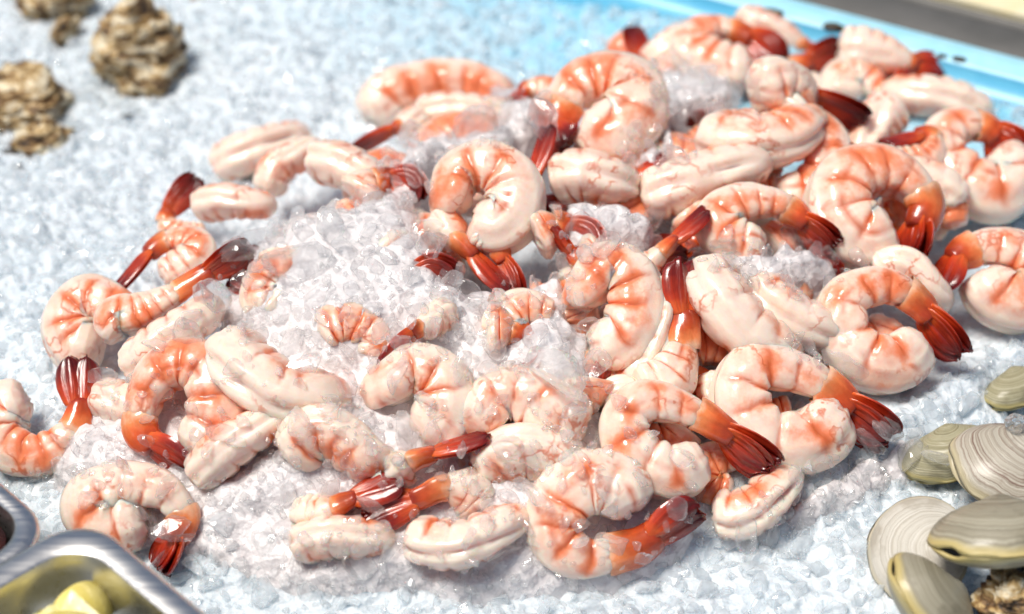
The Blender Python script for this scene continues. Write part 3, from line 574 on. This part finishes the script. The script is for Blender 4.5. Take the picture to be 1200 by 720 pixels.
rough('oyster', 'pale tan oyster buried to its frilly edge at the picture edge', 26, 118, -.001, 52, 60, 30, .5, M['oyster'], 'oyster', og)
rough('oyster', 'small orange brown oyster below the pale tan one', 48, 166, .001, 30, 27, 20, 1.1, M['oyster'], 'oyster', og)
rough('oyster', 'brown oyster cut by the top of the picture', 64, 0, .001, 44, 34, 28, -.3, M['oyster'], 'oyster', og)
rough('oyster', 'sliver of orange brown oyster between the brown and the tall craggy one', 76, 36, -.001, 12, 24, 14, -.4, M['oyster'], 'oyster', og)
rough('oyster', 'low brown oyster at the top edge past the tall craggy one', 250, 0, -.002, 26, 16, 14, .2, M['oyster'], 'oyster', og)
rough('oyster', 'dark blurred oyster sunk in ice toward the blue end', 428, 14, -.004, 52, 16, 16, -.15, M['oyster'], 'oyster', og)
rough('oyster', 'craggy light brown oyster in the near corner below the clams', 1192, 700, .02, 42, 38, 34, .4, M['oyster'], 'oyster', og, amp=.22)
for i, (a, b, r_) in enumerate(((148, 136, 6), (302, 36, 8), (318, 62, 8), (334, 70, 6), (12, 178, 9), (22, 196, 6), (905, 14, 11), (978, 32, 13), (1104, 65, 5), (1124, 69, 8))):
    onr = i > 5
    rough('shell_fragment', ('dark fleck on the blue tray rim' if onr else 'dark speck of shell lying in the ice near the oysters'), a, b, .031 if onr else .003, r_, r_ * .45, r_ * .3, .3 - .1 * i if not onr else -.35, M['dark_grit'], 'fragment', 'dark flecks on the rim' if onr else 'dark specks in the ice')

# ---------------------------------------------------------------- steel pans, lemon wedges, sauce
def rrect(w_, h_, r_, k=10):
    pts = []
    for (cx, cy, a0) in ((w_ - r_, h_ - r_, 0), (r_, h_ - r_, 90), (r_, r_, 180), (w_ - r_, r_, 270)):
        for i in range(k): a = math.radians(a0 + 90 * i / (k - 1)); pts.append((cx + r_ * math.cos(a), cy + r_ * math.sin(a)))
    return pts
E1 = unit(at(240, 720, .05)[:2] - at(130, 628, .05)[:2]); E2 = np.array([E1[1], -E1[0]])
E2 = E2 if E2[1] < 0 else -E2
def pan(label, corner, w_, h_, z, k_=1.0):
    root = thing('steel_pan', label, 'pan', (*corner, z), 'steel food pans')
    loops = [(.0012, -.0035, .014), (0, -.003, .0145), (0, -.0010, .0145), (.0008, .0, .0145), (.0030, .0009, .0145), (.0092, .0006, .013), (.0104, -.0004, .012), (.0112, -.003, .0115), (.0122, -.010, .0115), (.0190, -.055, .011), (.0215, -.060, .010)]
    vs_ = []; 
    for (ins, zz, r_) in loops:
        if ins > .002: ins = .002 + (ins - .002) * k_ if ins < .0125 else ins - .010 * (1 - k_)
        for (a, b) in rrect(w_ - 2 * ins, h_ - 2 * ins, r_ + .004):
            q_ = E1 * (a + ins) + E2 * (b + ins); vs_.append((q_[0], q_[1], zz))
    nv = 40; f = grid_faces(len(loops), nv); f.append(tuple((len(loops) - 1) * nv + j for j in range(nv)))
    sp = 5 * nv      # rim part / bowl part
    link('rim', vs_[:7 * nv], grid_faces(7, nv), M['steel'], root)
    link('basin', vs_[6 * nv:], grid_faces(len(loops) - 6, nv) + [tuple((len(loops) - 7) * nv + j for j in range(nv))], M['steel'], root)
    return root
pc = at(100, 600, .050)[:2]
pan('brushed steel pan holding lemon wedges', pc, .165, .108, .050)
pb = at(72, 626, .046)[:2] - E1 * .1665
pan('brushed steel pan of dark sauce at the picture edge', pb, .165, .108, .046, .6)
sc_ = [pb + E1 * (a + .011) + E2 * (b + .011) for a, b in rrect(.165 - .022, .108 - .022, .012)]
s0 = np.mean(sc_, axis=0); o = link('cocktail_sauce', [(*(q_ - s0), 0) for q_ in sc_] + [(*(q_ - s0) * .96, -.012) for q_ in sc_], [tuple(range(40)), tuple(range(40, 80))[::-1]] + [(i, 40 + i, 40 + (i + 1) % 40, (i + 1) % 40) for i in range(40)], M['sauce']); o.location = (*s0, .046 - .006); tag(o, 'dark red brown sauce filling the steel pan at the picture edge', 'sauce')
def wedge(label, px, py, z, L_, rot):
    root = thing('lemon_wedge', label, 'lemon wedge', at(px, py, z), 'lemon wedges in the pan')
    Rm = Matrix.Rotation(rot[2], 4, 'Z') @ Matrix.Rotation(rot[1], 4, 'Y') @ Matrix.Rotation(rot[0], 4, 'X')
    nu, nv = 30, 16; A0, A1 = math.radians(-33), math.radians(33); vs_ = []
    for i in range(nu):
        t_ = i / (nu - 1); x_ = (t_ - .5) * 2; r_ = .52 * (max(0, 1 - abs(x_) ** 2.3)) ** .55 + .03 * (1 - abs(x_))
        for j in range(nv):
            a = A0 + (A1 - A0) * j / (nv - 1); vs_.append((x_ * L_ * .5, r_ * L_ * math.sin(a), r_ * L_ * math.cos(a)))
    rv = [Rm @ Vector(v) for v in vs_]
    link('rind', rv, grid_faces(nu, nv, False), M['lemon_rind'], root)
    fl = []
    for side in (0, nv - 1):
        for i in range(nu):
            e = Vector(vs_[i * nv + side])
            for k in range(6): fl.append(Rm @ Vector((e.x, e.y * k / 5 * .985, e.z * k / 5 * .985)) + Rm @ Vector((0, 0, .0012 * mnoise.noise(Vector((e.x * 300, k, side))))))
    f1 = grid_faces(nu, 6, False); f2 = [tuple(nu * 6 + q_ for q_ in g[::-1]) for g in f1]
    link('flesh', fl, f1 + f2, M['lemon_flesh'], root)
for (lb, a_, b_, z_, L_, ro) in (('lemon wedge standing in the rounded corner of the pan, rind up', .0225, .0235, .028, .028, (.5, .2, .8)), ('lemon wedge with pale cut face up along the shrimp side of the pan', .041, .0235, .043, .034, (2.7, .1, -.75)),
          ('lemon wedge with pale cut face up beside the sauce pan', .0235, .042, .043, .036, (2.5, .1, .85)), ('lemon wedge in front of the other lemon wedges, rind and cut face showing', .045, .044, .033, .040, (-.9, .1, -.3))):
    q_ = pc + E1 * a_ + E2 * b_; wedge(lb, *proj((*q_, z_)), z_, L_, ro)

# ---------------------------------------------------------------- loose ice
def lump_proto(sub, seed):
    r_ = random.Random(seed); bm = bmesh.new(); bmesh.ops.create_icosphere(bm, subdivisions=sub, radius=1)
    V = np.array([v.co for v in bm.verts]); f = np.array([[v.index for v in q_.verts] for q_ in bm.faces]); bm.free()
    for _ in range(9):
        d = unit(np.array([r_.gauss(0, 1) for _ in range(3)])); h = r_.uniform(.38, .8); e = V @ d - h; V = V - np.outer(np.maximum(e, 0) * .985, d)
    V = np.array([v * (1 + .12 * mnoise.noise(Vector(v * 1.7) + Vector((seed, 0, 0))) + .07 * mnoise.noise(Vector(v * 4) + Vector((seed, 0, 0)))) for v in V])
    return V * np.array([1.15, r_.uniform(.6, 1), r_.uniform(.45, .85)]), f
P2_ = [lump_proto(2, i) for i in range(16)]; P3_ = [lump_proto(3, 50 + i) for i in range(20)]
def rand_rot():
    q_ = rng.normal(size=4); q_ /= np.linalg.norm(q_); a, b, c, d = q_
    return np.array([[1 - 2 * (c * c + d * d), 2 * (b * c - a * d), 2 * (b * d + a * c)], [2 * (b * c + a * d), 1 - 2 * (b * b + d * d), 2 * (c * d - a * b)], [2 * (b * d - a * c), 2 * (c * d + a * b), 1 - 2 * (b * b + c * c)]])
def heap(name, items, m):
    VV, FF, o_ = [], [], 0
    for (p_, r_, big_) in items:
        V, f = random.choice(P3_ if big_ else P2_); VV.append((V * r_) @ rand_rot().T + p_); FF.append(f + o_); o_ += len(V)
    V = np.vstack(VV).astype(np.float32); F = np.vstack(FF).astype(np.int32); me = bpy.data.meshes.new(name)
    me.vertices.add(len(V)); me.vertices.foreach_set('co', V.ravel()); me.loops.add(F.size); me.loops.foreach_set('vertex_index', F.ravel()); me.polygons.add(len(F))
    me.polygons.foreach_set('loop_start', np.arange(0, F.size, 3, dtype=np.int32)); me.polygons.foreach_set('use_smooth', [True] * len(F)); me.materials.append(m); me.update(calc_edges=True); me.set_sharp_from_angle(angle=math.radians(24))
    ob = bpy.data.objects.new(name, me); COL.objects.link(ob); return ob
bvs, bfs, o_ = [], [], 0
for (V, f) in TOP: bvs.append(np.asarray(V)); bfs += [tuple(i + o_ for i in g) for g in f]; o_ += len(V)
BV = np.vstack(bvs); objs = BVHTree.FromPolygons([tuple(v) for v in BV], bfs)
bedv = np.stack([X, Y, Z], -1).reshape(-1, 3); bedt = BVHTree.FromPolygons([tuple(v) for v in bedv], q.tolist())
def top_hit(px, py):
    d = Vector(ray(px, py)); c = Vector(CAM); a = objs.ray_cast(c, d); b = bedt.ray_cast(c, d)
    if a[0] is None: return b[0], False
    if b[0] is None: return a[0], True
    return (a[0], True) if (a[0] - c).length < (b[0] - c).length else (b[0], False)
def inpoly(x, y, P):
    c = False; j = len(P) - 1
    for i in range(len(P)):
        if (P[i][1] > y) != (P[j][1] > y) and x < (P[j][0] - P[i][0]) * (y - P[i][1]) / (P[j][1] - P[i][1]) + P[i][0]: c = not c
        j = i
    return c
def edge_d(x, y, P):
    m_ = 1e9
    for i in range(len(P)):
        a, b = np.array(P[i - 1], float), np.array(P[i], float); t_ = np.clip(((np.array([x, y]) - a) @ (b - a)) / ((b - a) @ (b - a)), 0, 1); m_ = min(m_, np.linalg.norm(a + t_ * (b - a) - (x, y)))
    return m_
class Spacing:      # keeps lumps from sinking into each other
    def __init__(self, cell): self.c, self.g = cell, {}
    def ok(self, p, r_, f):
        k = tuple(int(math.floor(v / self.c)) for v in p)
        for dx in (-1, 0, 1):
            for dy in (-1, 0, 1):
                for dz in (-1, 0, 1):
                    for (q_, s_) in self.g.get((k[0] + dx, k[1] + dy, k[2] + dz), ()):
                        if (q_[0] - p[0]) ** 2 + (q_[1] - p[1]) ** 2 + (q_[2] - p[2]) ** 2 < (f * (r_ + s_)) ** 2: return False
        self.g.setdefault(k, []).append((p, r_)); return True
# grains over the whole bed (world space, denser where the view looks)
items = []
def bedz1(x, y):
    h_ = bedt.ray_cast(Vector((x, y, .3)), Vector((0, 0, -1))); return None if h_[0] is None else h_[0].z
spg = Spacing(.016)
for _ in range(45000):
    x_, y_ = rng.uniform(-.40, .40), rng.uniform(-.27, .42)
    if H(x_, y_) > .022 : continue
    b = (x_ - O0[0]) * EN[0] + (y_ - O0[1]) * EN[1]
    if b > -.036: continue
    a_ = (x_ - O0[0]) * ED[0] + (y_ - O0[1]) * ED[1]
    thin = smooth(-.15, -.05, b) * smooth(-.25, .0, a_)
    if rng.random() < .12 * thin: continue
    z_ = bedz1(x_, y_)
    if z_ is None: continue
    z_ = max(z_, float(floor_z(np.array(b), np.array(a_))))
    r_ = min(.0017 + rng.gamma(1.9, .0012), .0105) * (1 - .35 * thin); p_ = np.array([x_, y_, z_ + r_ * rng.uniform(-.35, .35)])
    if spg.ok(p_, r_, .60): items.append((p_, r_, r_ > .003))
kind(heap('crushed_ice', items, M['ice_grain']), 'stuff')
# ice heaped over the shrimp
HEAPS = [
 ([(250, 330), (285, 296), (325, 250), (380, 236), (430, 222), (468, 160), (560, 142), (618, 152), (600, 176), (530, 176), (506, 205), (505, 245), (524, 282), (560, 350), (610, 352), (640, 300), (690, 300), (676, 330), (690, 410), (700, 440), (640, 470), (600, 438), (552, 446), (505, 418), (470, 420), (440, 424), (370, 446), (312, 396), (258, 392), (236, 362)], 3600, .0066, 12),
 ([(545, 345), (610, 352), (690, 335), (695, 400), (705, 450), (700, 520), (650, 530), (600, 445), (560, 440)], 1001, .0064, 8),
 ([(60, 490), (120, 440), (240, 350), (330, 330), (700, 330), (725, 470), (830, 560), (800, 660), (640, 690), (330, 700), (100, 600)], 351, .0050, 3),
 ([(738, 84), (790, 70), (836, 80), (866, 100), (872, 128), (812, 136), (770, 150), (752, 112)], 230, .0054, 6),
 ([(640, 250), (690, 235), (740, 245), (790, 260), (770, 290), (700, 298), (655, 292)], 170, .0052, 5),
 ([(725, 150), (800, 150), (815, 185), (770, 205), (735, 200), (720, 180)], 110, .0048, 4),
 ([(815, 300), (850, 276), (905, 280), (960, 300), (1010, 304), (990, 330), (930, 350), (880, 336), (830, 322)], 230, .0056, 6),
 ([(318, 495), (420, 474), (465, 500), (470, 545), (420, 560), (370, 556), (350, 600), (250, 606), (228, 584), (290, 565)], 430, .0052, 7),
 ([(480, 560), (560, 535), (640, 520), (700, 500), (705, 540), (640, 570), (630, 612), (590, 612), (520, 560)], 330, .0054, 5),
 ([(330, 640), (450, 605), (480, 650), (600, 650), (660, 670), (640, 700), (330, 690)], 260, .0052, 5),
 ([(880, 590), (950, 545), (1060, 500), (1100, 540), (1000, 600), (900, 640), (830, 640)], 300, .0054, 5),
 ([(920, 395), (1000, 425), (960, 430), (930, 425)], 40, .0048, 4),
 ([(105, 500), (150, 520), (150, 560), (60, 570), (20, 560), (70, 540)], 100, .0052, 4),
 ([(590, 150), (640, 150), (650, 120), (600, 105), (560, 115)], 80, .0048, 4),
]
# slush: one draped sheet of wet ice that settles between and over the shrimp
GX, GY = np.meshgrid(np.arange(-.23, .29, .0022), np.arange(-.19, .24, .0022))
zt = np.zeros(GX.shape); mk = np.zeros(GX.shape); fill = np.full(GX.shape, -.05)
for i in range(GX.shape[0]):
    for j in range(GX.shape[1]):
        p_ = Vector((GX[i, j], GY[i, j], .3)); h_ = objs.ray_cast(p_, Vector((0, 0, -1)))[0]; g_ = bedt.ray_cast(p_, Vector((0, 0, -1)))[0]
        z_ = max(h_.z if h_ else -1, g_.z if g_ else -1); zt[i, j] = z_
        x_, y_ = proj((GX[i, j], GY[i, j], max(z_, H(GX[i, j], GY[i, j]))))
        for (P, cnt, rad, thick) in HEAPS:
            if inpoly(x_, y_, P): mk[i, j] = max(mk[i, j], thick * .001 * min(1, .15 + edge_d(x_, y_, P) / 50) * (1 if cnt > 1000 else .75)); fill[i, j] = max(fill[i, j], H(GX[i, j], GY[i, j]) + ((-.006 + .015 * min(1, edge_d(x_, y_, P) / 55)) if cnt > 1000 else (-.001 if cnt == 351 else .005)))
def blur(A, k):
    for ax in (0, 1):
        B = np.zeros_like(A); 
        for d in range(-k, k + 1): B += np.roll(A, d, ax)
        A = B / (2 * k + 1)
    return A
sw1, sc1 = worley(GX, GY, .010, 5); sw2, sc2 = worley(GX, GY, .0055, 6)
zb = np.array([[(lambda h_: h_.z if h_ else -.03)(bedt.ray_cast(Vector((GX[i, j], GY[i, j], .3)), Vector((0, 0, -1)))[0]) for j in range(GX.shape[1])] for i in range(GX.shape[0])])
lev = blur(np.maximum(zb, np.where(fill > -.05, fill, zb)), 3); edge = blur((mk > 0).astype(float), 3)
zs = lev + blur(mk, 2) * .45 + .0030 * (1 - sw1 ** 2) + .0025 * (sc1 - .5) + .0016 * (1 - sw2 ** 2) - .0022 - .022 * smooth(.75, .15, edge)
gi = np.arange(GX.size).reshape(GX.shape); gq = np.stack([gi[:-1, :-1], gi[:-1, 1:], gi[1:, 1:], gi[1:, :-1]], -1).reshape(-1, 4); on = (edge > .12).ravel(); gq = gq[on[gq].all(1)]
used = np.unique(gq); rm = -np.ones(GX.size, int); rm[used] = np.arange(len(used)); gq = rm[gq]
sv_ = np.stack([GX, GY, zs], -1).reshape(-1, 3)[used]
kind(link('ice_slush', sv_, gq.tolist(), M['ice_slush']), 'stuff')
slt = BVHTree.FromPolygons([tuple(v) for v in sv_], gq.tolist())
def surf_hit(px, py):
    d = Vector(ray(px, py)); c = Vector(CAM); hs = [h_ for h_ in (t_.ray_cast(c, d)[0] for t_ in (objs, bedt, slt)) if h_ is not None]
    if not hs: return None, False
    h_ = min(hs, key=lambda h_: (h_ - c).length); o_ = objs.ray_cast(c, d)[0]
    return h_, o_ is not None and (o_ - h_).length < 1e-5
items = []; sph = Spacing(.024)
for (P, cnt, rad, thick) in HEAPS:
    xs_ = [a[0] for a in P]; ys_ = [a[1] for a in P]; k_ = 0
    while k_ < cnt * (1.3 if cnt > 1000 else 4):
        x_, y_ = rng.uniform(min(xs_), max(xs_)), rng.uniform(min(ys_), max(ys_))
        if not inpoly(x_, y_, P): continue
        k_ += 1; h_, on_ = surf_hit(x_, y_)
        if h_ is None or (on_ and rng.random() < (.15 if cnt > 1000 else .45)): continue
        r_ = rad * np.clip(rng.gamma(2.2, .42), .3, 2.2); tk = .35 * thick * .001 * min(1, edge_d(x_, y_, P) / 45)
        p_ = np.array(h_) + np.array([0, 0, r_ * rng.uniform(-.05, .5)])
        if sph.ok(p_, r_, .72): items.append((p_, r_, True))
kind(heap('heaped_ice', items, M['ice_heap']), 'stuff')
# single clear chunks
def chunk(label, px, py, rpx, sc=(1, .8, .7)):
    h_ = surf_hit(px, py)[0]; s = pxsize(h_); r_ = rpx * s; V, f = lump_proto(4, int(px * 7 + py)); V = V * np.array(sc) * r_
    c = np.array(h_) + np.array([0, 0, r_ * .25]); o = link('ice_chunk', V @ rand_rot().T, [tuple(g) for g in f.tolist()], M['ice_clear'], None); o.location = c; o.data.set_sharp_from_angle(angle=math.radians(22))
    return tag(o, label, 'ice chunk', 'clear ice chunks lying on top')
for a in (('clear ice chunk on top of the broad whitish clam', 1188, 500, 22), ('upright clear oval ice chunk beside the ring shrimp on the crest', 672, 172, 17), ('grey clear ice shard leaning on the orange tail near the crest', 637, 138, 17, (1, .5, .45)),
          ('clear faceted ice chunk by the arched red tail', 170, 325, 13), ('clear round ice chunk at the edge of the heap over the white wedged shrimp', 244, 350, 18), ('round frosty ice chunk at the lip of the dark hollow', 586, 355, 18),
          ('clear glossy ice chunk against the rounded orange and white shrimp', 695, 438, 16), ('clear ice chunk below the large white grooved shrimp', 945, 412, 26), ('clear ice chunk in front of the glossy red tail', 508, 548, 17), ('thin clear ice slab leaning on the shrimp behind the pans', 213, 634, 24, (1, .8, .35)),
          ('clear ice chunk hanging over the root of the upright orange tail', 812, 292, 13), ('big clear ice chunk between the white grooved shrimp and the heap', 850, 290, 22), ('clear ice chunk beside the maroon tail', 466, 540, 16)): chunk(*a)
